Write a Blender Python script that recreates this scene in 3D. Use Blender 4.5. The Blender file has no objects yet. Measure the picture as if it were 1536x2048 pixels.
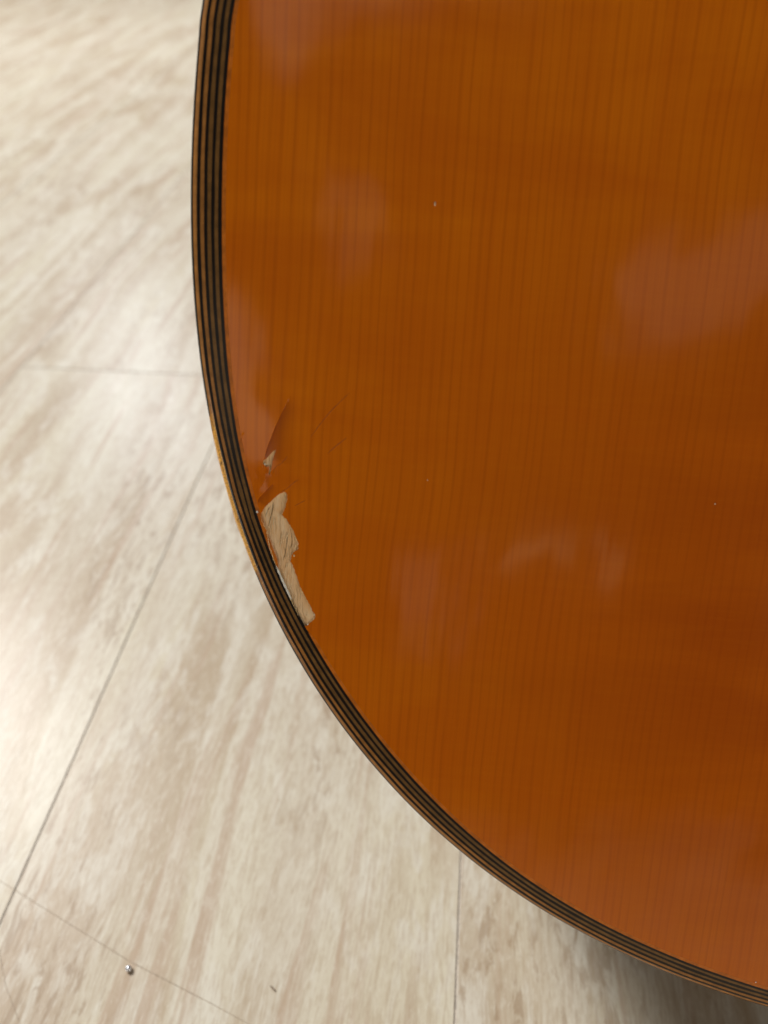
import bpy, bmesh, math, random
import numpy as np
from mathutils import Vector, Matrix
from mathutils.geometry import delaunay_2d_cdt

random.seed(7)
RNG = np.random.default_rng(11)
S = bpy.context.scene
COL = S.collection

# ------------------------------------------------------------------ camera
cam_d = bpy.data.cameras.new("camera")
cam = bpy.data.objects.new("camera", cam_d)
COL.objects.link(cam)
right = Vector((0.999697, -0.016551, -0.018210))
down = Vector((-0.024608, -0.672385, -0.739792))
fwd = Vector((0.0, 0.740016, -0.672589))
cam.matrix_world = Matrix(((right.x, -down.x, -fwd.x, 0.0),
                           (right.y, -down.y, -fwd.y, 0.0),
                           (right.z, -down.z, -fwd.z, 0.301),
                           (0, 0, 0, 1)))
cam_d.sensor_fit = 'VERTICAL'
cam_d.sensor_height = 36.0
cam_d.sensor_width = 27.0
cam_d.lens = 27.42
cam_d.clip_start = 0.01
cam_d.clip_end = 50.0
cam_d.dof.use_dof = True
cam_d.dof.focus_distance = 0.200
cam_d.dof.aperture_fstop = 10.0
S.camera = cam

# ------------------------------------------------------------------ world and lamps
W = bpy.data.worlds.new("World")
S.world = W
W.use_nodes = True
bgn = W.node_tree.nodes["Background"]
bgn.inputs[0].default_value = (0.95, 0.97, 1.0, 1)
bgn.inputs[1].default_value = 0.035


def lamp(name, loc, target, sx, sy, radiance, color, shape='RECTANGLE'):
    d = bpy.data.lights.new(name, 'AREA')
    d.shape = shape
    d.size = sx
    d.size_y = sy
    d.energy = radiance * math.pi * sx * sy      # watts for this surface radiance
    d.color = color
    o = bpy.data.objects.new(name, d)
    COL.objects.link(o)
    o.location = loc
    v = Vector(target) - Vector(loc)
    o.rotation_euler = v.to_track_quat('-Z', 'Y').to_euler()
    return o


G0 = (0.0, 0.135, 0.178)
# bright window ahead and to the left of the camera, above the floor
lamp("window_light", (-2.65, 2.35, 3.4), (-0.1, 0.4, 0.0), 1.0, 1.0, 82.0, (1.0, 0.978, 0.94))
# second window, cooler, low and ahead: glare on the far floor
lamp("far_window_light", (-0.595, 1.696, 0.877), (-0.152, 0.434, 0.0), 0.20, 0.28, 27.0, (0.86, 0.92, 1.0))
# added fill lamps left and right of the photographer, brightening the guitar top
lamp("side_fill", (1.12, -0.85, 0.24), G0, 0.6, 0.55, 5.7, (1.0, 0.91, 0.78))
lamp("side_fill", (-1.10, -0.85, 0.28), G0, 0.6, 0.55, 4.0, (1.0, 0.92, 0.80))
# added lamps behind the photographer, placed to put reflected patches in the varnish
PK = (1.0, 0.83, 0.64)
lamp("sheen_lamp", (-0.146, -0.479, 1.261), G0, 0.16, 0.30, 0.60, PK, 'ELLIPSE')
lamp("sheen_lamp", (0.137, -0.445, 1.300), G0, 0.43, 0.14, 0.62, PK)
lamp("sheen_lamp", (-0.062, -0.74, 1.015), G0, 0.035, 0.15, 0.5, PK, 'ELLIPSE')
lamp("sheen_lamp", (0.534, -0.731, 0.88), G0, 0.36, 0.13, 0.42, PK)
lamp("sheen_lamp", (-0.336, -0.862, 0.776), G0, 0.15, 0.31, 0.85, PK)
lamp("sheen_lamp", (0.062, -1.039, 0.449), G0, 0.06, 0.21, 0.36, PK, 'ELLIPSE')
lamp("sheen_lamp", (0.255, -0.998, 0.515), G0, 0.22, 0.07, 0.60, (1.0, 0.82, 0.40), 'ELLIPSE')

S.view_settings.view_transform = 'Standard'
S.view_settings.look = 'None'
S.view_settings.exposure = 0.0
S.view_settings.gamma = 1.0

# ------------------------------------------------------------------ helpers


def link(name, me, mat, parent=None, kind=None, label=None, cat=None):
    o = bpy.data.objects.new(name, me)
    COL.objects.link(o)
    for m in (mat if isinstance(mat, (list, tuple)) else [mat]):
        me.materials.append(m)
    if parent:
        o.parent = parent
    if kind:
        o['kind'] = kind
    if label:
        o['label'] = label
    if cat:
        o['category'] = cat
    return o


def mesh(name, v, f, smooth=True, sharp=None):
    me = bpy.data.meshes.new(name)
    me.from_pydata([tuple(p) for p in v], [], [tuple(q) for q in f])
    me.update()
    if smooth:
        me.polygons.foreach_set('use_smooth', [True] * len(me.polygons))
        if sharp:
            me.set_sharp_from_angle(angle=math.radians(sharp))
    return me


class NT:
    def __init__(self, name):
        self.m = bpy.data.materials.new(name)
        self.m.use_nodes = True
        self.t = self.m.node_tree
        self.n = self.t.nodes
        self.b = self.n["Principled BSDF"]

    def new(self, typ, inp=None, **props):
        nd = self.n.new(typ)
        for k, v in props.items():
            setattr(nd, k, v)
        for k, v in (inp or {}).items():
            self.put(nd.inputs[k], v)
        return nd

    def put(self, sock, v):
        if hasattr(v, 'is_output') or isinstance(v, bpy.types.NodeSocket):
            self.t.links.new(v, sock)
        else:
            sock.default_value = v

    def math(self, op, a, b=0.0, c=None, clamp=False):
        nd = self.n.new('ShaderNodeMath')
        nd.operation = op
        nd.use_clamp = clamp
        self.put(nd.inputs[0], a)
        self.put(nd.inputs[1], b)
        if c is not None:
            self.put(nd.inputs[2], c)
        return nd.outputs[0]

    def smooth(self, v, lo, hi, a=0.0, b=1.0):
        nd = self.n.new('ShaderNodeMapRange')
        nd.interpolation_type = 'SMOOTHSTEP'
        self.put(nd.inputs['Value'], v)
        nd.inputs['From Min'].default_value = lo
        nd.inputs['From Max'].default_value = hi
        nd.inputs['To Min'].default_value = a
        nd.inputs['To Max'].default_value = b
        return nd.outputs[0]

    def mix(self, f, a, b, mode='MIX'):
        nd = self.n.new('ShaderNodeMix')
        nd.data_type = 'RGBA'
        nd.blend_type = mode
        self.put(nd.inputs[0], f)
        self.put(nd.inputs[6], a)
        self.put(nd.inputs[7], b)
        return nd.outputs[2]

    def noise(self, vec, scale=1.0, detail=3.0, rough=0.5, dist=0.0, dim='3D', w=None):
        nd = self.n.new('ShaderNodeTexNoise')
        nd.noise_dimensions = dim
        nd.inputs['Scale'].default_value = scale
        nd.inputs['Detail'].default_value = detail
        nd.inputs['Roughness'].default_value = rough
        nd.inputs['Distortion'].default_value = dist
        if vec is not None:
            self.put(nd.inputs['Vector'], vec)
        if w is not None:
            self.put(nd.inputs['W'], w)
        return nd.outputs[0]

    def scaled(self, vec, s):
        nd = self.n.new('ShaderNodeVectorMath')
        nd.operation = 'MULTIPLY'
        self.put(nd.inputs[0], vec)
        nd.inputs[1].default_value = s
        return nd.outputs[0]

    def bump(self, h, strength, dist, normal=None):
        nd = self.n.new('ShaderNodeBump')
        nd.inputs['Strength'].default_value = strength
        nd.inputs['Distance'].default_value = dist
        self.put(nd.inputs['Height'], h)
        if normal is not None:
            self.put(nd.inputs['Normal'], normal)
        return nd.outputs[0]


def rgb(r, g, b):
    return (r, g, b, 1.0)


# ------------------------------------------------------------------ materials
def mat_floor():
    k = NT("whitewashed_oak")
    tc = k.new('ShaderNodeTexCoord').outputs['Object']
    oi = k.new('ShaderNodeObjectInfo').outputs['Random']
    w = k.math('MULTIPLY', oi, 37.0)
    # warp so the figure wanders
    wv = k.noise(k.scaled(tc, (9, 3.0, 1)), 1.0, 2.0, 0.5, 0.0, '4D', w)
    sx = k.new('ShaderNodeSeparateXYZ', {'Vector': tc})
    x = k.math('ADD', sx.outputs[0], k.math('MULTIPLY', k.math('SUBTRACT', wv, 0.5), 0.045))
    y = sx.outputs[1]
    v = k.new('ShaderNodeCombineXYZ', {'X': x, 'Y': y}).outputs[0]
    big = k.noise(k.scaled(v, (22, 3.2, 1)), 1.0, 4.0, 0.55, 0.3, '4D', w)
    mid = k.noise(k.scaled(v, (55, 6, 1)), 1.0, 4.0, 0.55, 0.3, '4D', w)
    blot = k.noise(k.scaled(v, (75, 26, 1)), 1.0, 4.0, 0.66, 0.9, '4D', k.math('ADD', w, 3.1))
    fine = k.noise(k.scaled(v, (1000, 110, 1)), 1.0, 4.0, 0.6, 0.0, '4D', w)
    pore = k.noise(k.scaled(v, (260, 62, 1)), 1.0, 4.0, 0.68, 0.7, '4D', k.math('ADD', w, 8.0))
    # cathedral figure: one-sided edges from a folded slow noise
    cath = k.noise(k.scaled(v, (12, 1.7, 1)), 1.0, 1.5, 0.45, 0.0, '4D', k.math('ADD', w, 5.0))
    saw = k.math('FRACT', k.math('MULTIPLY', cath, 7.0))
    saw = k.math('MULTIPLY', k.smooth(saw, 0.0, 0.86), k.smooth(saw, 0.90, 1.0, 1.0, 0.0))
    c = k.mix(k.smooth(big, 0.40, 0.60), rgb(0.68, 0.615, 0.475), rgb(0.52, 0.42, 0.30))
    c = k.mix(k.math('MULTIPLY', k.smooth(mid, 0.48, 0.64), 0.72), c, rgb(0.49, 0.37, 0.26))
    c = k.mix(k.math('MULTIPLY', k.smooth(blot, 0.48, 0.62), 0.60), c, rgb(0.74, 0.70, 0.61))
    c = k.mix(k.math('MULTIPLY', saw, 0.60), c, rgb(0.74, 0.69, 0.58))
    c = k.mix(k.math('MULTIPLY', k.smooth(fine, 0.46, 0.62), 0.34), c, rgb(0.44, 0.32, 0.205))
    red = k.noise(k.scaled(v, (130, 5.5, 1)), 1.0, 3.0, 0.6, 0.2, '4D', k.math('ADD', w, 17.0))
    c = k.mix(k.math('MULTIPLY', k.smooth(red, 0.54, 0.66), 0.62), c, rgb(0.49, 0.35, 0.245))
    patchy = k.smooth(k.noise(k.scaled(v, (16, 6, 1)), 1.0, 2.0, 0.5, 0.0, '4D', k.math('ADD', w, 11.0)), 0.42, 0.62)
    grit = k.noise(k.scaled(v, (640, 230, 1)), 1.0, 3.0, 0.65, 0.4, '4D', k.math('ADD', w, 23.0))
    c = k.mix(k.math('MULTIPLY', k.smooth(grit, 0.50, 0.64), 0.22), c, rgb(0.44, 0.325, 0.20))
    c = k.mix(k.math('MULTIPLY', k.smooth(grit, 0.47, 0.36), 0.28), c, rgb(0.78, 0.73, 0.62))
    c = k.mix(k.math('MULTIPLY', k.math('MULTIPLY', k.smooth(pore, 0.50, 0.62), patchy), 0.70), c, rgb(0.38, 0.27, 0.175))
    k.put(k.b.inputs['Base Color'], c)
    k.b.inputs['Specular IOR Level'].default_value = 0.36
    k.put(k.b.inputs['Roughness'], k.math('ADD', 0.24, k.math('MULTIPLY', blot, 0.22)))
    h = k.math('SUBTRACT', k.math('MULTIPLY', fine, 0.4), k.math('MULTIPLY', pore, 0.6))
    k.put(k.b.inputs['Normal'], k.bump(h, 0.25, 0.0003))
    return k.m


def mat_plain(name, col, rough=0.5, coat=0.0, spec=0.5, var=0.25, scale=900.0, metal=0.0):
    k = NT(name)
    tc = k.new('ShaderNodeTexCoord').outputs['Object']
    n = k.noise(tc, scale, 3.0, 0.6)
    c = k.mix(k.smooth(n, 0.3, 0.7), rgb(*[x * (1 - var) for x in col]), rgb(*[min(1, x * (1 + var)) for x in col]))
    k.put(k.b.inputs['Base Color'], c)
    k.b.inputs['Roughness'].default_value = rough
    k.b.inputs['Specular IOR Level'].default_value = spec
    k.b.inputs['Coat Weight'].default_value = coat
    k.b.inputs['Coat Roughness'].default_value = 0.07
    k.b.inputs['Metallic'].default_value = metal
    return k.m


def mat_varnish():
    k = NT("amber_varnished_spruce")
    tc = k.new('ShaderNodeTexCoord').outputs['Object']
    s = k.new('ShaderNodeSeparateXYZ', {'Vector': tc})
    x, y = s.outputs[0], s.outputs[1]
    slow = k.noise(k.scaled(tc, (14, 9, 1)), 1.0, 2.0, 0.5)
    wob = k.noise(k.scaled(tc, (60, 22, 1)), 1.0, 2.0, 0.5)
    u = k.math('ADD', x, k.math('ADD', k.math('MULTIPLY', slow, 0.006), k.math('MULTIPLY', wob, 0.0012)))
    u = k.math('ADD', u, k.math('MULTIPLY', k.noise(None, 38.0, 1.0, 0.5, 0.0, '1D', u), 0.006))   # wide and narrow years
    # year rings: irregular spacing from 1-D cells
    vo = k.new('ShaderNodeTexVoronoi', {'W': u, 'Scale': 440.0, 'Randomness': 0.48},
               voronoi_dimensions='1D', feature='DISTANCE_TO_EDGE').outputs[0]
    line = k.smooth(vo, 0.0, 0.27, 1.0, 0.0)
    vo2 = k.new('ShaderNodeTexVoronoi', {'W': u, 'Scale': 1250.0, 'Randomness': 0.9},
                voronoi_dimensions='1D', feature='DISTANCE_TO_EDGE').outputs[0]
    line2 = k.smooth(vo2, 0.0, 0.3, 1.0, 0.0)
    fade = k.noise(k.scaled(tc, (520, 26, 1)), 1.0, 3.0, 0.6)
    which = k.noise(None, 420.0, 1.0, 0.5, 0.0, '1D', u)
    amt = k.math('MULTIPLY', k.smooth(fade, 0.28, 0.60), k.smooth(which, 0.05, 0.45))
    band = k.noise(k.scaled(tc, (120, 3, 1)), 1.0, 3.0, 0.55)
    fig = k.noise(k.scaled(tc, (13, 36, 1)), 1.0, 3.0, 0.5, 0.5)
    c = k.mix(k.smooth(band, 0.3, 0.7), rgb(0.69, 0.166, 0.0012), rgb(0.74, 0.190, 0.0014))
    # redder and darker towards the middle of the top
    dx = k.math('SUBTRACT', x, 0.120)
    dy = k.math('MULTIPLY', k.math('SUBTRACT', y, -0.022), 1.1)
    rr = k.math('SQRT', k.math('ADD', k.math('MULTIPLY', dx, dx), k.math('MULTIPLY', dy, dy)))
    rr = k.math('ADD', rr, k.math('MULTIPLY', k.math('SUBTRACT', fig, 0.5), 0.06))
    c = k.mix(k.smooth(rr, 0.01, 0.165, 0.92, 0.0), c, rgb(0.46, 0.080, 0.0006))
    c = k.mix(k.math('MULTIPLY', k.smooth(fig, 0.38, 0.62, 0.0, 1.0), 0.66), c, rgb(0.60, 0.125, 0.0008))
    c = k.mix(k.math('MULTIPLY', k.math('MULTIPLY', line, amt), 0.28), c, rgb(0.38, 0.062, 0.0008))
    c = k.mix(k.math('MULTIPLY', k.math('MULTIPLY', line2, fade), 0.16), c, rgb(0.40, 0.062, 0.0008))
    k.b.inputs['Roughness'].default_value = 0.5
    k.b.inputs['Specular IOR Level'].default_value = 0.0
    k.b.inputs['Coat Weight'].default_value = 1.0
    k.b.inputs['Coat Roughness'].default_value = 0.115
    k.b.inputs['Coat IOR'].default_value = 1.5
    silk = k.noise(k.scaled(tc, (60, 700, 1)), 1.0, 3.0, 0.6)
    c = k.mix(k.math('MULTIPLY', k.smooth(silk, 0.45, 0.68), 0.04), c, rgb(0.80, 0.27, 0.004))
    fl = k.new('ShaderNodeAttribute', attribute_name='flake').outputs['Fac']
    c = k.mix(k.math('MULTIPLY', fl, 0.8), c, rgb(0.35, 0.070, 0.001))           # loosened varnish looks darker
    k.put(k.b.inputs['Base Color'], c)
    # uneven varnish: it sinks a little along the grain and ripples
    rip = k.noise(k.scaled(tc, (46, 26, 1)), 1.0, 2.0, 0.35)
    sink = k.noise(k.scaled(tc, (260, 12, 1)), 1.0, 2.0, 0.5)
    b1 = k.bump(rip, 1.0, 0.00065)
    b2 = k.bump(sink, 1.0, 0.000022, b1)
    k.put(k.b.inputs['Coat Normal'], b2)
    return k.m


def mat_bare():
    k = NT("bare_split_wood")
    tc = k.new('ShaderNodeTexCoord').outputs['Object']
    wv = k.noise(tc, 130.0, 2.0, 0.5)
    s = k.new('ShaderNodeSeparateXYZ', {'Vector': tc})
    # fibres lean with the chip
    u = k.math('ADD', k.math('ADD', s.outputs[0], k.math('MULTIPLY', s.outputs[1], 0.10)), k.math('MULTIPLY', wv, 0.0028))
    v = k.new('ShaderNodeCombineXYZ', {'X': u, 'Y': s.outputs[1]}).outputs[0]
    a = k.noise(k.scaled(v, (2300, 130, 1)), 1.0, 4.0, 0.65)
    b = k.noise(k.scaled(v, (420, 170, 1)), 1.0, 3.0, 0.6, 0.5)
    c = k.mix(k.smooth(b, 0.35, 0.65), rgb(0.96, 0.68, 0.40), rgb(0.88, 0.55, 0.27))
    c = k.mix(k.math('MULTIPLY', k.smooth(a, 0.50, 0.63), 0.60), c, rgb(0.42, 0.25, 0.11))
    c = k.mix(k.math('MULTIPLY', k.smooth(a, 0.46, 0.34), 0.55), c, rgb(0.92, 0.77, 0.53))
    k.put(k.b.inputs['Base Color'], c)
    k.b.inputs['Roughness'].default_value = 0.55
    k.put(k.b.inputs['Normal'], k.bump(a, 0.9, 0.0002))
    return k.m


def mat_strip(name, col, gold=False):
    """binding ply; the worn stretch is bare and golden (vertex value 'wear')"""
    k = NT(name)
    tc = k.new('ShaderNodeTexCoord').outputs['Object']
    n = k.noise(tc, 330.0, 4.0, 0.65)
    n2 = k.noise(tc, 2200.0, 2.0, 0.6)
    c = k.mix(k.smooth(n, 0.3, 0.7), rgb(*[q * 0.75 for q in col]), rgb(*[q * 1.25 for q in col]))
    c = k.mix(k.math('MULTIPLY', n2, 0.35), c, rgb(*[q * 0.5 for q in col]))
    if gold:
        at = k.new('ShaderNodeAttribute', attribute_name='wear').outputs['Fac']
        wm = k.smooth(k.math('ADD', at, k.math('MULTIPLY', k.math('SUBTRACT', n, 0.5), 1.3)), 0.35, 0.65)
        c = k.mix(wm, c, k.mix(k.smooth(n2, 0.35, 0.65), rgb(0.88, 0.46, 0.06), rgb(0.50, 0.21, 0.03)))
    k.put(k.b.inputs['Base Color'], c)
    k.b.inputs['Roughness'].default_value = 0.35
    k.b.inputs['Specular IOR Level'].default_value = 0.25
    k.b.inputs['Coat Weight'].default_value = 0.4
    k.b.inputs['Coat Roughness'].default_value = 0.18
    return k.m


M_FLOOR = mat_floor()
M_SEAM = mat_plain("plank_edge_brown", (0.50, 0.44, 0.37), 0.8, 0, 0.2)
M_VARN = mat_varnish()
M_BARE = mat_bare()
M_EDGE = mat_plain("broken_varnish_edge", (0.85, 0.55, 0.24), 0.25, 0.6, 0.5, 0.35, 1800)
M_BLACK = mat_strip("black_binding", (0.010, 0.006, 0.004), True)
M_BLACK2 = mat_strip("black_binding_ply", (0.010, 0.006, 0.004))
M_BROWN = mat_strip("tan_binding_ply", (0.42, 0.18, 0.042), True)
M_BROWN1 = mat_strip("tan_binding_ply_inner", (0.40, 0.17, 0.04))
M_BROWN2 = mat_strip("dull_brown_binding_ply", (0.20, 0.098, 0.026))
M_PURF = mat_strip("amber_purfling", (0.62, 0.17, 0.012))
M_SIDE = mat_plain("dark_rosewood", (0.06, 0.025, 0.012), 0.4, 0.8, 0.3, 0.5, 90)
M_WHITE = mat_plain("pale_glue", (0.88, 0.84, 0.76), 0.6, 0, 0.3, 0.2, 2500)
M_SPLIT = mat_plain("dark_split", (0.16, 0.09, 0.035), 0.8, 0, 0.2)
M_FIBRE = mat_plain("pale_torn_fibre", (0.86, 0.66, 0.40), 0.6, 0, 0.3, 0.2, 2500)
M_HAIR = mat_plain("amber_hairline", (0.33, 0.07, 0.004), 0.5, 0, 0.3)
M_DUST = mat_plain("pale_dust", (0.72, 0.58, 0.38), 0.8, 0, 0.2)
M_BEAD = mat_plain("silvery_metal", (0.72, 0.74, 0.80), 0.36, 0, 0.5, 0.05, 400, 1.0)
M_CRUMB = mat_plain("grey_brown_crumb", (0.26, 0.20, 0.15), 0.8, 0, 0.2)
M_SCR = mat_plain("scratch_brown", (0.47, 0.375, 0.285), 0.8, 0, 0.2)

# ------------------------------------------------------------------ measured outlines (mm, guitar plane)
VIS = [[-45.28, 105.16, 7.09], [-45.86, 98.54, 7.09], [-46.31, 92.15, 7.1], [-46.64, 85.96, 7.14], [-46.85, 79.97, 7.19], [-46.95, 74.15, 7.22], [-46.95, 68.49, 7.24], [-46.85, 62.97, 7.23], [-46.65, 57.58, 7.18], [-46.35, 52.3, 7.1], [-45.95, 47.12, 6.99], [-45.46, 42.05, 6.86], [-44.86, 37.05, 6.71], [-44.17, 32.14, 6.55], [-43.38, 27.3, 6.38], [-42.48, 22.53, 6.23], [-41.48, 17.82, 6.08], [-40.38, 13.17, 5.95], [-39.17, 8.57, 5.84], [-37.85, 4.02, 5.75], [-36.42, -0.48, 5.69], [-34.88, -4.93, 5.66], [-33.22, -9.34, 5.65], [-31.46, -13.71, 5.66], [-29.58, -18.04, 5.69], [-27.58, -22.33, 5.74], [-25.46, -26.58, 5.8], [-23.22, -30.8, 5.87], [-20.85, -34.99, 5.93], [-18.36, -39.15, 6.0], [-15.74, -43.28, 6.06], [-12.98, -47.37, 6.11], [-10.08, -51.44, 6.15], [-7.04, -55.48, 6.17], [-3.84, -59.48, 6.17], [-0.5, -63.46, 6.16], [3.02, -67.39, 6.13], [6.7, -71.3, 6.08], [10.55, -75.16, 6.02], [14.59, -78.98, 5.96], [18.82, -82.75, 5.88], [23.25, -86.46, 5.81], [27.88, -90.12, 5.74], [32.72, -93.71, 5.68], [37.79, -97.22, 5.64], [43.08, -100.66, 5.61], [48.61, -104.01, 5.6], [54.38, -107.26, 5.6], [60.41, -110.41, 5.62], [66.7, -113.45, 5.65], [73.25, -116.37, 5.68], [80.09, -119.17, 5.7], [87.22, -121.83, 5.68], [94.66, -124.34, 5.68], [102.41, -126.71, 5.68], [110.5, -128.93, 5.68]]
CHIP = [[-23.73, 3.26], [-23.15, 3.09], [-22.84, 2.36], [-22.84, 1.14], [-23.03, 0.11], [-23.28, -0.79], [-23.68, -1.54], [-23.94, -2.2], [-23.64, -2.56], [-23.14, -2.97], [-22.59, -3.67], [-21.98, -4.57], [-21.36, -5.5], [-20.86, -6.5], [-20.42, -7.51], [-20.1, -8.23], [-19.86, -9.01], [-19.58, -10.07], [-19.94, -10.51], [-20.51, -10.78], [-20.89, -11.25], [-21.21, -11.87], [-21.4, -12.93], [-21.47, -13.47], [-21.0, -14.1], [-20.56, -14.98], [-20.3, -15.56], [-20.03, -16.45], [-19.64, -17.48], [-19.34, -18.22], [-18.98, -19.1], [-18.57, -19.99], [-18.02, -21.11], [-17.51, -22.05], [-16.97, -22.93], [-16.43, -23.81], [-15.86, -24.7], [-15.65, -25.36], [-15.16, -25.88], [-14.88, -26.73], [-14.98, -27.26], [-15.48, -27.81], [-16.13, -28.41], [-16.55, -28.9], [-16.97, -29.33], [-17.36, -29.26], [-17.99, -28.22], [-19.01, -26.59], [-19.97, -24.81], [-20.6, -23.63], [-21.56, -21.7], [-22.2, -20.37], [-22.84, -19.05], [-23.78, -17.29], [-24.42, -15.83], [-24.9, -14.66], [-25.39, -13.34], [-25.78, -12.17], [-26.19, -11.15], [-26.56, -9.83], [-26.86, -8.52], [-27.11, -7.35], [-27.24, -6.18], [-27.63, -5.55], [-28.0, -5.05], [-28.3, -4.54], [-28.61, -3.91], [-28.75, -3.19], [-28.72, -2.45], [-28.54, -1.8], [-28.27, -1.25], [-27.7, -0.43], [-27.04, 0.28], [-26.35, 1.06], [-25.67, 1.83], [-25.06, 2.39], [-24.56, 2.77]]
CHIP2 = [[-25.84, 13.1], [-26.01, 12.34], [-26.26, 11.71], [-26.42, 11.02], [-26.55, 10.32], [-26.62, 9.7], [-26.71, 9.08], [-26.82, 8.39], [-26.93, 7.69], [-27.07, 7.2], [-27.17, 6.99], [-27.33, 7.46], [-27.21, 8.09], [-27.17, 8.64], [-27.38, 9.04], [-27.59, 9.16], [-27.92, 8.84], [-28.27, 9.16], [-28.7, 9.64], [-28.64, 10.03], [-28.58, 10.33], [-28.12, 10.63], [-27.73, 11.14], [-27.34, 11.64], [-26.95, 12.1], [-26.56, 12.51], [-26.17, 12.87]]
K1 = [[-22.5, 26.9], [-23.65, 24.34], [-24.48, 22.36], [-25.43, 20.13], [-26.26, 18.01], [-26.88, 16.13], [-27.51, 14.35], [-28.02, 12.58], [-28.37, 10.93]]
K2 = [[-26.24, 4.97], [-26.91, 4.33], [-28.14, 2.83], [-29.38, 1.33], [-29.68, -0.0]]
K3 = [[-9.52, 27.18], [-10.71, 25.97], [-12.22, 24.29], [-13.84, 22.47], [-15.34, 20.44], [-16.74, 18.4], [-18.02, 16.35]]
K4 = [[-9.63, 16.9], [-12.06, 14.77], [-13.93, 12.91]]
K5 = [[-23.13, 11.73], [-24.45, 10.01], [-25.92, 8.87], [-26.43, 7.07]]
K6 = [[-20.35, 6.29], [-21.26, 5.76], [-22.94, 4.11], [-24.53, 3.06]]
K7 = [[-18.39, 1.68], [-19.08, 1.28], [-21.02, 0.08]]
K8 = [[-33.56, 16.16], [-34.2, 14.27], [-34.41, 13.56]]
SPLIT = [[[-26.05, 0.64], [-26.1, -0.53], [-26.25, -1.71], [-26.57, -3.19], [-26.81, -4.38], [-26.95, -5.27]], [[-22.54, -6.32], [-22.44, -7.34], [-22.51, -9.13], [-22.7, -10.92], [-22.96, -12.43], [-23.21, -13.35]], [[-21.62, -6.4], [-21.27, -7.86], [-21.35, -9.35], [-21.73, -10.56]], [[-26.87, -0.58], [-27.4, -1.78], [-27.92, -3.28]]]

# ------------------------------------------------------------------ floor
YAW = math.radians(-7.2177)
floor = link('floor', mesh('floor', [(-2.4, -2.6, -0.006), (2.4, -2.6, -0.006), (2.4, 3.0, -0.006), (-2.4, 3.0, -0.006)], [(0, 1, 2, 3)], False), M_FLOOR, kind='structure')
floor.rotation_euler = (0, 0, YAW)


def plank_mesh(w, l):
    g, b, t = 0.00002, 0.00050, 0.0055
    v, f, mi = [], [], []
    def ring(ins, z):
        s = len(v)
        v.extend([(ins, ins, z), (w - ins, ins, z), (w - ins, l - ins, z), (ins, l - ins, z)])
        return s
    r0, r1, r2 = ring(g, -t), ring(g, -0.00035), ring(g + b, 0.0)
    for a, c in ((r0, r1), (r1, r2)):
        for i in range(4):
            j = (i + 1) % 4
            f.append((a + i, a + j, c + j, c + i)); mi.append(1)
    f.append((r2, r2 + 1, r2 + 2, r2 + 3)); mi.append(0)
    me = mesh('plank', v, f, False)
    me.polygons.foreach_set('material_index', mi)
    me.materials.append(M_FLOOR); me.materials.append(M_SEAM)
    return me


PW, PL = 0.1667, 1.22
PM = plank_mesh(PW, PL)
ROW0 = -0.1572          # seam between the two nearest rows
offs = {0: -0.62, -1: 0.462 - PL, 1: -0.35, -2: -0.86, -3: -0.25, -4: -0.7, -5: 0.1, -6: -0.5, 2: -0.75, 3: -0.15, 4: -0.6}
for r in range(-6, 5):
    x0 = ROW0 + r * PW
    for c in range(-1, 3):
        y0 = offs[r] + c * PL
        if y0 > 2.2 or y0 + PL < -0.45:
            continue
        if r > 1 and y0 + PL < 0.3:
            continue
        o = bpy.data.objects.new('plank', PM)
        COL.objects.link(o)
        o.parent = floor
        o.location = (x0, y0, RNG.uniform(-0.00012, 0.00012))


def ribbon(pts, w, z, seed=0, jag=0.25):
    """thin raised sliver following pts (x,y), tapered at both ends"""
    r = random.Random(seed)
    p = []
    for a, b in zip(pts[:-1], pts[1:]):
        n = max(2, int(math.hypot(b[0] - a[0], b[1] - a[1]) / (w * 5)) + 1)
        for i in range(n):
            t = i / n
            p.append((a[0] + (b[0] - a[0]) * t, a[1] + (b[1] - a[1]) * t))
    p.append(pts[-1])
    v, f = [], []
    for i, q in enumerate(p):
        a = p[max(0, i - 1)]; b = p[min(len(p) - 1, i + 1)]
        d = Vector((b[0] - a[0], b[1] - a[1])).normalized()
        t = i / (len(p) - 1)
        ww = w * 0.5 * (0.25 + 0.75 * min(1, 6 * t, 6 * (1 - t))) * (1 + r.uniform(-jag, jag))
        zz = z(q[0], q[1]) if callable(z) else z
        v += [(q[0] + d.y * ww, q[1] - d.x * ww, zz), (q[0], q[1], zz + w * 0.25), (q[0] - d.y * ww, q[1] + d.x * ww, zz)]
        if i:
            k = 3 * i
            f += [(k - 3, k, k + 1, k - 2), (k - 2, k + 1, k + 2, k - 1)]
    return v, f


v, f = ribbon([(-0.1638, 0.1351), (-0.0934, 0.0985), (-0.062, 0.0845), (-0.0386, 0.0735)], 0.00018, 0.00014, 1)
sc = link('scratch', mesh('scratch', v, f), M_SCR, kind='structure')
v, f = ribbon([(-0.1429, 0.1059), (-0.135, 0.0915), (-0.125, 0.0785)], 0.00016, 0.00014, 2)
link('scratch', mesh('scratch', v, f), M_SCR, kind='structure')

# bead and crumb
bm = bmesh.new()
bmesh.ops.create_uvsphere(bm, u_segments=24, v_segments=14, radius=0.0011)
for q in bm.verts:
    q.co.z = max(q.co.z, -0.0008)
me = bpy.data.meshes.new('bead'); bm.to_mesh(me); bm.free()
me.polygons.foreach_set('use_smooth', [True] * len(me.polygons))
o = link('bead', me, M_BEAD, label='tiny shiny silver bead lying on the pale floor planks', cat='bead')
o.location = (-0.0933, 0.0960, 0.00095)

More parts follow.
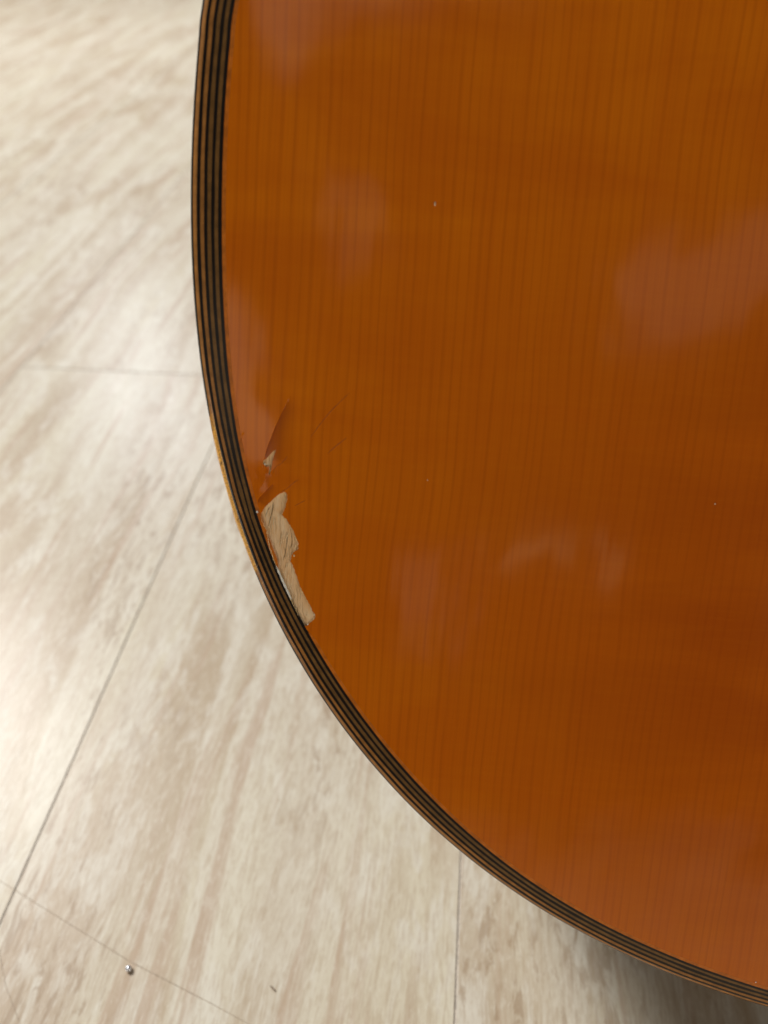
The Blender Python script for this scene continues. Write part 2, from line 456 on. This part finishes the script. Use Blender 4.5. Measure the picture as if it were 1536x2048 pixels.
bm = bmesh.new()
bmesh.ops.create_icosphere(bm, subdivisions=2, radius=1.0)
for q in bm.verts:
    n = 1 + 0.35 * math.sin(q.co.x * 5 + 1) * math.cos(q.co.y * 7)
    q.co = Vector((q.co.x * 0.0014 * n, q.co.y * 0.00026 * n, q.co.z * 0.0003))
me = bpy.data.meshes.new('splinter'); bm.to_mesh(me); bm.free()
o = link('splinter', me, M_CRUMB, label='short dark splinter lying on the pale floor planks', cat='splinter')
o.location = (-0.0423, 0.0890, 0.00035); o.rotation_euler = (0, 0, math.radians(-40))

# ------------------------------------------------------------------ guitar
guitar = bpy.data.objects.new('acoustic_guitar', None)
COL.objects.link(guitar)
guitar['label'] = 'amber varnished acoustic guitar body with striped binding and chipped edge, leaning back above the floor'
guitar['category'] = 'guitar'
ex, ey, ez = Vector((0.99606, -0.04995, -0.07324)), Vector((0.08853, 0.51669, 0.85158)), Vector((-0.0047, -0.85471, 0.51908))
guitar.matrix_world = Matrix(((ex.x, ey.x, ez.x, 0.0), (ex.y, ey.y, ez.y, 0.13542), (ex.z, ey.z, ez.z, 0.17792), (0, 0, 0, 1)))


def catmull(P, step):
    P = np.array(P, float)
    out = []
    n = len(P)
    for i in range(n):
        p0, p1, p2, p3 = P[i - 1], P[i], P[(i + 1) % n], P[(i + 2) % n]
        m = max(1, int(np.hypot(*(p2 - p1)[:2]) / step))
        for j in range(m):
            t = j / m
            out.append(0.5 * (2 * p1 + (p2 - p0) * t + (2 * p0 - 5 * p1 + 4 * p2 - p3) * t * t + (3 * p1 - p0 - 3 * p2 + p3) * t ** 3))
    return np.array(out)


XC = 161.0
left = [[XC, 425, 5.8], [100, 424, 5.8], [60, 418, 5.9], [30, 402, 6], [10, 378, 6], [3, 350, 6.2], [8, 320, 6.2], [19, 290, 6.2], [26, 262, 6.3],
        [20, 232, 6.4], [3, 203, 6.6], [-20, 174, 6.8], [-36, 141, 7.0], [-42.5, 120, 7.05]]
left += VIS + [[122, -131.6, 5.68], [135, -133.9, 5.68], [148, -135.2, 5.68], [XC, -135.7, 5.68]]
right_ = [[2 * XC - a, b, c] for a, b, c in left[1:-1]][::-1]
# order: from the neck end down the left side, round the tail, up the right side
OUT = catmull(left + right_, 1.1)
N = len(OUT)
OP = OUT[:, :2]
OW = OUT[:, 2]
tg = np.roll(OP, -1, 0) - np.roll(OP, 1, 0)
tg /= np.hypot(tg[:, 0], tg[:, 1])[:, None]
INW = np.c_[-tg[:, 1], tg[:, 0]]          # inward (outline runs anticlockwise)
if ((OP + INW * 3)[N // 4] - np.array([XC, 100])) @ ((OP)[N // 4] - np.array([XC, 100])) > ((OP)[N // 4] - np.array([XC, 100])) @ ((OP)[N // 4] - np.array([XC, 100])):
    INW = -INW


def edge_dist(p):
    p = np.atleast_2d(np.asarray(p, float))
    out = np.empty(len(p))
    A = OP; B = np.roll(OP, -1, 0); D = B - A; L2 = (D ** 2).sum(1)
    for s in range(0, len(p), 1500):
        q = p[s:s + 1500][:, None, :]
        t = np.clip(((q - A) * D).sum(2) / L2, 0, 1)
        out[s:s + 1500] = np.hypot(*np.moveaxis(q - (A + D * t[..., None]), 2, 0)).min(1)
    return out


def ztop(p, d=None):
    """height of the arched top (mm) over the flat rim plane"""
    p = np.atleast_2d(np.asarray(p, float))
    if d is None:
        d = edge_dist(p)
    z = -0.00115 * np.maximum(0, 18 - d) ** 2
    R = 1.9
    e = np.maximum(0, R - d)
    z = z - (R - np.sqrt(np.maximum(0, R * R - e * e))) * 0.8
    return z


def smoothstep(x, a, b):
    t = np.clip((x - a) / (b - a), 0, 1)
    return t * t * (3 - 2 * t)


# wear along the binding, by height (mm) on the left lower bout
YY = OP[:, 1]
LEFT = OP[:, 0] < 60
wear = np.where(LEFT, smoothstep(YY, -30, -6) * (1 - smoothstep(YY, 10, 25)), 0.0)
ragged = np.interp(np.arange(N), np.arange(0, N, 3), RNG.uniform(-1, 1, len(np.arange(0, N, 3))))
wear = np.clip(wear * (1 + 0.22 * ragged), 0, 1)
FR = np.array([0, .112, .235, .338, .452, .555, .672, .775, .888, 1.0])
STR_M = [M_BLACK, M_BROWN, M_BLACK2, M_BROWN1, M_BLACK2, M_BROWN2, M_BLACK2, M_BROWN2, M_BLACK2]
STR_N = ['black', 'tan', 'black', 'tan', 'black', 'brown', 'black', 'brown', 'black']


def strip(name, f0, f1, mat, parent, drop=None, lift=0.0, outer=False, label=None):
    """one ply of the binding as a closed band; f0,f1 = offsets inward in mm per outline point"""
    rows = 4
    V, F, idx, WV = [], [], [], []
    for r in range(rows + 2):
        if r == 0 or r == rows + 1:
            off = f0 if r == 0 else f1
        else:
            off = f0 + (f1 - f0) * (r - 1) / (rows - 1)
        q = OP + INW * off[:, None]
        z = ztop(q, off) + lift
        if r == 0:
            z = z - (5.0 if outer else 1.2)
        if r == rows + 1:
            z = z - 1.2
        idx.append(len(V))
        V += [(a * 1e-3, b * 1e-3, c * 1e-3) for (a, b), c in zip(q, z)]
        WV += list(wear)
    for r in range(rows + 1):
        for i in range(N):
            j = (i + 1) % N
            if drop is not None and (drop[i] or drop[j]):
                continue
            F.append((idx[r] + i, idx[r] + j, idx[r + 1] + j, idx[r + 1] + i))
    me = mesh(name, V, F, True, 40)
    at = me.attributes.new('wear', 'FLOAT', 'POINT')
    at.data.foreach_set('value', np.array(WV, dtype=np.float32))
    o = link(name, me, mat, parent)
    if label:
        o['label'] = label
    return o


GAP = 0.012
jit = [np.interp(np.arange(N), np.arange(0, N, 6), RNG.normal(0, 1, len(np.arange(0, N, 6)))) for _ in range(10)]
bounds = []
for k in range(10):
    fr = np.full(N, FR[k])
    if k == 1:
        fr = FR[1] * (1 - 0.93 * wear)
    if k == 2:
        fr = FR[2] - 0.02 * wear
    b = OW * fr
    if 0 < k < 9:
        b = b + (0.028 + 0.05 * wear + 0.02 * (RNG.random() > 0.5)) * jit[k]
    bounds.append(b)
for k in range(9):
    strip('binding_strip', bounds[k] + (GAP if k else 0), bounds[k + 1] - GAP, STR_M[k], guitar, outer=(k == 0),
          lift=(0.0 if STR_N[k] == 'black' else -0.015),
          label={0: 'outermost black ply of the binding, worn through near the chip', 1: 'tan ply of the binding, golden where worn bare'}.get(k))
PURF = 0.85
inner_off = OW
# the arc is measured on the outline; shift to the chip's lower half
gone = np.where(OP[:, 0] < 10, smoothstep(YY, -36.5, -33.0) * (1 - smoothstep(YY, -19.0, -15.5)), 0.0)
PW_ = PURF * (1 - gone)
strip('purfling', inner_off + GAP, inner_off + PW_, M_PURF, guitar, drop=PW_ < 0.06, lift=0.0)

# rib and back
V, F = [], []
D = -96.0
for z, ins in ((-5.2, 0.12), (-30, 0.1), (-60, 0.1), (D, 0.1)):
    q = OP + INW * ins
    V += [(a * 1e-3, b * 1e-3, z * 1e-3) for a, b in q]
for r in range(3):
    for i in range(N):
        j = (i + 1) % N
        F.append((r * N + i, r * N + j, (r + 1) * N + j, (r + 1) * N + i))
link('side', mesh('side', V, F), M_SIDE, guitar)
V = [(a * 1e-3, b * 1e-3, z * 1e-3) for z in (D + 0.2, D - 2.0) for a, b in OP - INW * 0.2]
F = [tuple(range(N)), tuple(range(N, 2 * N))[::-1]] + [(i, (i + 1) % N, N + (i + 1) % N, N + i) for i in range(N)]
link('back', mesh('back', V, F, False), M_SIDE, guitar)

# ------------------------------------------------------------------ varnished top, with the chips cut out
def open_curve(L, step=0.45):
    L = [np.array(q, float) for q in L]
    L = [2 * L[0] - L[1]] + L + [2 * L[-1] - L[-2]]
    out = []
    for p0, p1, p2, p3 in zip(L[:-3], L[1:-2], L[2:-1], L[3:]):
        n = max(1, int(np.hypot(*(p2 - p1)) / step))
        for j in range(n):
            t = j / n
            out.append(0.5 * (2 * p1 + (p2 - p0) * t + (2 * p0 - 5 * p1 + 4 * p2 - p3) * t * t + (3 * p1 - p0 - 3 * p2 + p3) * t ** 3))
    out.append(L[-2])
    return np.array(out)


K1, K2, K3, K4, K5, K6, K7, K8 = (open_curve(q) for q in (K1, K2, K3, K4, K5, K6, K7, K8))
cracks = [(K1, 0.38, 7.0, 1), (K2, 0.22, 4.0, 1), (K3, 0.022, 5.0, 1), (K4, 0.018, 4.0, 1), (K5, 0.04, 3.0, 1), (K6, 0.03, 3.0, 1), (K7, 0.03, 2.5, 1), (K8, 0.05, 1.5, 1)]


def jag_loop(P, amp, step, rng):
    P = np.array(P, float)
    out = []
    for i in range(len(P)):
        a, b = P[i], P[(i + 1) % len(P)]
        n = max(1, int(np.hypot(*(b - a)) / step))
        for j in range(n):
            out.append(a + (b - a) * j / n + rng.normal(0, amp, 2) * (1 if j else 0.5))
    return np.array(out)


def inside(p, poly):
    p = np.atleast_2d(p)
    x, y = p[:, 0][:, None], p[:, 1][:, None]
    a = poly; b = np.roll(poly, -1, 0)
    c = ((a[:, 1] > y) != (b[:, 1] > y)) & (x < (b[:, 0] - a[:, 0]) * (y - a[:, 1]) / (b[:, 1] - a[:, 1] + 1e-12) + a[:, 0])
    return c.sum(1) % 2 == 1


H1 = jag_loop(CHIP, 0.06, 0.30, RNG)
H2 = jag_loop(CHIP2, 0.02, 0.25, RNG)
# where the purfling is gone the varnish reaches the binding
TOPL = OP + INW * (inner_off + PW_ + GAP)[:, None]


def polydist(p, L):
    """distance, signed side (+ = left of travel) and position 0..1 along an open polyline"""
    p = np.atleast_2d(p); L = np.array(L, float)
    A, B = L[:-1], L[1:]; Dv = B - A; L2 = (Dv ** 2).sum(1)
    q = p[:, None, :]
    t = np.clip(((q - A) * Dv).sum(2) / L2, 0, 1)
    c = A + Dv * t[..., None]
    d = np.hypot(q[..., 0] - c[..., 0], q[..., 1] - c[..., 1])
    k = d.argmin(1); r = np.arange(len(p))
    v = p - A[k]
    side = np.sign(Dv[k, 0] * v[:, 1] - Dv[k, 1] * v[:, 0])
    return d[r, k], side, (k + t[r, k]) / len(A)


pts, cons = [], []


def add_chain(P, closed):
    s = len(pts)
    pts.extend([tuple(q) for q in P])
    n = len(P)
    for i in range(n if closed else n - 1):
        cons.append((s + i, s + (i + 1) % n))


add_chain(TOPL[::1], True)
add_chain(H1, True)
add_chain(H2, True)
EPS = 0.035
for L, lift, fall, sgn in cracks:
    L = np.array(L, float)
    fine = L
    d = np.gradient(fine, axis=0); d /= np.hypot(*d.T)[:, None]
    nrm = np.c_[-d[:, 1], d[:, 0]]
    for sg in (-1, 1):
        q = fine + nrm * EPS * sg
        ok = ~inside(q, H1) & ~inside(q, H2) & inside(q, TOPL)
        run = []
        for w_, k_ in zip(q, ok):
            if k_:
                run.append(w_)
            else:
                if len(run) > 1:
                    add_chain(run, False)
                run = []
        if len(run) > 1:
            add_chain(run, False)
g = []
for x in np.arange(-50, 372, 4.0):
    for y in np.arange(-138, 428, 4.0):
        g.append((x + RNG.uniform(-.8, .8), y + RNG.uniform(-.8, .8)))
for x in np.arange(-37, -4, 0.8):
    for y in np.arange(-36, 32, 0.8):
        g.append((x + RNG.uniform(-.2, .2), y + RNG.uniform(-.2, .2)))
g = np.array(g)
# extra rows near the rim for the roll-off
for o_ in (2.0, 4.0, 7.0, 10.0):
    g = np.vstack([g, (OP + INW * (inner_off + PURF + o_)[:, None])[::2]])
g = g[inside(g, TOPL)]
g = g[edge_dist(g) > 6.9 + 0.35]
keep = np.ones(len(g), bool)
for H in (H1, H2):
    dd = np.hypot(g[:, None, 0] - H[None, :, 0], g[:, None, 1] - H[None, :, 1]).min(1)
    keep &= (dd > 0.2) & ~inside(g, H)
for L, *_ in cracks:
    keep &= polydist(g, L)[0] > 0.2
pts.extend([tuple(q) for q in g[keep]])
vo, eo, fo, ov, oe, of = delaunay_2d_cdt([Vector(p) for p in pts], cons, [], 0, 1e-5)
VP = np.array([(q.x, q.y) for q in vo])
FT = np.array([t for t in fo if len(t) == 3])
cen = VP[FT].mean(1)
ok = inside(cen, TOPL) & ~inside(cen, H1) & ~inside(cen, H2)
FT = FT[ok]
ed = edge_dist(VP)
Z = ztop(VP, ed)
for L, lift, fall, sgn in cracks:
    d, s, t = polydist(VP, L)
    on = np.where(s * -1 > 0, 1.0, 0.0)           # flake on the binding side of the crack
    if L is K3 or L is K4:
        taper = np.sin(np.pi * np.clip(t, 0, 1)) ** 0.5
    elif L is K1:
        taper = smoothstep(t, 0.02, 0.6)
    else:
        taper = np.sin(np.pi * np.clip(t * 0.94 + 0.03, 0, 1)) ** 0.5
    Z = Z + on * lift * np.exp(-(d / fall) ** 1.5) * taper
top_v = [(a * 1e-3, b * 1e-3, c * 1e-3) for (a, b), c in zip(VP, Z)]
top_f = [tuple(t) for t in FT]
# outward faces
a, b, c = (VP[FT[:, i]] for i in range(3))
if np.median((b - a)[:, 0] * (c - a)[:, 1] - (b - a)[:, 1] * (c - a)[:, 0]) < 0:
    top_f = [t[::-1] for t in top_f]
# broken walls round the holes
ec = {}
for t in top_f:
    for i in range(3):
        e = (t[i], t[(i + 1) % 3])
        ec[e] = ec.get(e, 0) + 1
DEP = 0.50
mi = [0] * len(top_f)
low = {}
used_ed = ed
for (i, j) in [e for e in ec if (e[1], e[0]) not in ec]:
    inhole = min(np.hypot(*(H1 - VP[i]).T).min(), np.hypot(*(H2 - VP[i]).T).min()) < 0.02
    depth = DEP if inhole else 1.2
    for q in (i, j):
        if q not in low:
            low[q] = len(top_v)
            top_v.append((VP[q, 0] * 1e-3, VP[q, 1] * 1e-3, (Z[q] - depth) * 1e-3))
    top_f.append((j, i, low[i], low[j])); mi.append(1)
me = mesh('soundboard', top_v, top_f, True, 25)
fk = np.zeros(len(top_v), dtype=np.float32)
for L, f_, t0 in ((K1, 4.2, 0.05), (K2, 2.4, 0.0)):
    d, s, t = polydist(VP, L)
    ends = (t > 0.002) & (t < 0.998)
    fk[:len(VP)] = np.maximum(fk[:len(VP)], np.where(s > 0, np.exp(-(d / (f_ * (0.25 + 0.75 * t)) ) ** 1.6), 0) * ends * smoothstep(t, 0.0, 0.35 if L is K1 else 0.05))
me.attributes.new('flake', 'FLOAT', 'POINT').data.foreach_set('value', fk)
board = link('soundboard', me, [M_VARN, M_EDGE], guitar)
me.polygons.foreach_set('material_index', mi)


# bare wood showing in the chips
def bare(P, name, dep, label):
    H = np.array(P, float)
    c = H.mean(0)
    d = np.roll(H, -1, 0) - np.roll(H, 1, 0)
    d /= np.hypot(*d.T)[:, None]
    n = np.c_[d[:, 1], -d[:, 0]]
    if not (np.mean(inside(H + n * 0.05, H)) < 0.5):
        n = -n
    E = H + n * 0.25
    lim = OW.max() + 0.0
    lo, hi = H.min(0) - 0.3, H.max(0) + 0.3
    g = np.array([(x, y) for x in np.arange(lo[0], hi[0], 0.22) for y in np.arange(lo[1], hi[1], 0.5)])
    g = g + RNG.uniform(-.05, .05, g.shape)
    dd = np.hypot(g[:, None, 0] - H[None, :, 0], g[:, None, 1] - H[None, :, 1]).min(1)
    g = g[inside(g, H) & (dd > 0.12)]
    P2 = np.vstack([E, g])
    vo, eo, fo, *_ = delaunay_2d_cdt([Vector(p) for p in P2], [(i, (i + 1) % len(E)) for i in range(len(E))], [], 1, 1e-5)
    A = np.array([(q.x, q.y) for q in vo])
    u = A[:, 0] + 0.10 * A[:, 1]
    fib = np.sin(u * 9 + 1.7 * np.sin(A[:, 1] * 0.6)) * 0.5 + np.sin(u * 23 + 2 * np.sin(A[:, 1] * 0.9 + 1)) * 0.35
    Zb = ztop(A) - dep + 0.035 * fib + 0.05 * np.sin(A[:, 1] * 0.7 + A[:, 0])
    F = []
    for t in fo:
        p, q, r = A[t[0]], A[t[1]], A[t[2]]
        F.append(tuple(t) if (q - p)[0] * (r - p)[1] - (q - p)[1] * (r - p)[0] > 0 else tuple(t)[::-1])
    me = mesh(name, [(a * 1e-3, b * 1e-3, c_ * 1e-3) for (a, b), c_ in zip(A, Zb)], F, True)
    return link(name, me, M_BARE, board, label=label)


bare(CHIP, 'bare_wood', 0.38, 'long jagged patch of bare pale wood beside the binding')
bare(CHIP2, 'bare_wood', 0.30, 'small pointed chip of bare wood above the long one')


def zloc(dep):
    return lambda x, y: (float(ztop([[x * 1e3, y * 1e3]])[0]) - dep) * 1e-3


for k, sp in enumerate(SPLIT):
    v, f = ribbon([(a * 1e-3, b * 1e-3) for a, b in sp], 0.00013 if k < 2 else 0.00008, zloc(0.32), 20 + k)
    link('split', mesh('split', v, f), M_SPLIT, board)
for H, wd in ((H1, 0.00013), (H2, 0.00011)):
    m = len(H)
    cuts = sorted(RNG.choice(m, 9, replace=False))
    for k in range(0, 8, 2):
        seg = H[cuts[k]:cuts[k + 1]]
        if len(seg) > 4:
            v, f = ribbon([(a * 1e-3, b * 1e-3) for a, b in seg], wd, zloc(-0.005), 400 + k, 0.5)
            link('broken_lip', mesh('broken_lip', v, f), M_EDGE, board)
rr = random.Random(5)
for k in range(26):                       # torn fibres standing a little proud of the bare wood
    while True:
        x, y = rr.uniform(-28.6, -15), rr.uniform(-28, 2.5)
        if inside([[x, y]], H1)[0] and inside([[x + 0.35, y + 1.6]], H1)[0]:
            break
    v, f = ribbon([(x * 1e-3, y * 1e-3), ((x + 0.1) * 1e-3, (y + 0.8) * 1e-3), ((x + 0.32) * 1e-3, (y + rr.uniform(1.3, 2.2)) * 1e-3)], rr.uniform(0.00010, 0.00022), zloc(0.28 - rr.uniform(0, 0.14)), 200 + k)
    link('fibre', mesh('fibre', v, f), M_FIBRE, board)
for k, L in enumerate((K3, K4, K5, K6, K7, K8)):
    v, f = ribbon([(a * 1e-3, b * 1e-3) for a, b in L], 0.00014, lambda x, y: (float(ztop([[x * 1e3, y * 1e3]])[0]) + 0.03) * 1e-3, 300 + k)
    link('hairline_crack', mesh('hairline_crack', v, f), M_HAIR, board)
# pale glue line between binding and bare wood
arc = [i for i in range(N) if OP[i, 0] < 10 and LEFT[i]]
gl = []
for i in arc:
    q = OP[i] + INW[i] * (OW[i] + 0.10)
    if -23.5 < q[1] < -13.8:
        gl.append((q[0] * 1e-3, q[1] * 1e-3))
v, f = ribbon(gl, 0.00052, zloc(-0.05), 31, 0.35)
link('glue_line', mesh('glue_line', v, f), M_WHITE, board)


def flake(name, x, y, r, mat, parent, seed, lift=0.0, label=None, cat=None):
    rr = random.Random(seed)
    bm = bmesh.new()
    bmesh.ops.create_icosphere(bm, subdivisions=1, radius=r)
    for q in bm.verts:
        q.co *= rr.uniform(0.7, 1.2)
        q.co.z *= 0.5
    me = bpy.data.meshes.new(name)
    bm.to_mesh(me); bm.free()
    o = link(name, me, mat, parent, label=label, cat=cat)
    o.location = (x * 1e-3, y * 1e-3, (float(ztop([[x, y]])[0]) + lift) * 1e-3 + r * 0.35)
    o.rotation_euler = (0, 0, rr.uniform(0, 3))
    return o


for k, (x, y, r, m) in enumerate(((-28.3, 9.5, 0.00026, M_WHITE), (-29.73, -1.92, 0.00030, M_WHITE), (-20.62, -11.9, 0.00030, M_EDGE), (-16.6, -28.8, 0.00022, M_WHITE), (-15.2, -26.3, 0.00018, M_WHITE))):
    flake('chip_crumb', x, y, r, m, board, 40 + k, -0.05)
for k, (x, y, w_, l) in enumerate(((-33.45, -3.4, .16, 1.3), (-34.3, -4.6, .13, 1.0), (-29.4, -15.5, .16, 1.4), (-41.5, 21.9, .15, 0.9), (-38.8, 8.2, .2, 1.3))):
    v, f = ribbon([(x * 1e-3, y * 1e-3), ((x + l * 0.35) * 1e-3, (y + l) * 1e-3)], w_ * 1e-3, zloc(-0.012), 60 + k)
    link('nick', mesh('nick', v, f), M_SPLIT, guitar)

# dust on the varnish
for k, (x, y, r, lab) in enumerate(((6.68, 68.94, 0.00030, 'pale dust speck high on the amber top, nearest the upper middle'),
                                    (77.22, 6.9, 0.00022, 'pale dust speck at the right middle of the amber top'),
                                    (9.62, 8.22, 0.00016, 'tiny pale dust speck right of the chipped flakes'),
                                    (106.87, -120.75, 0.00026, 'white dust speck near the bottom right binding'))):
    q = ex * (x * 1e-3) + ey * (y * 1e-3) + Vector((0, 0.13542, 0.17792))
    q += ez * (float(ztop([[x, y]])[0]) * 1e-3 + r * 0.3)
    o = flake('dust_speck', 0, 0, r, M_WHITE if k == 3 else M_DUST, None, 80 + k, 0, lab, 'dust')
    o.location = q
    o.rotation_euler = guitar.matrix_world.to_euler()
    if k == 0:
        o.scale = (0.6, 1.7, 1)
    o['group'] = 'dust specks on the varnished top'
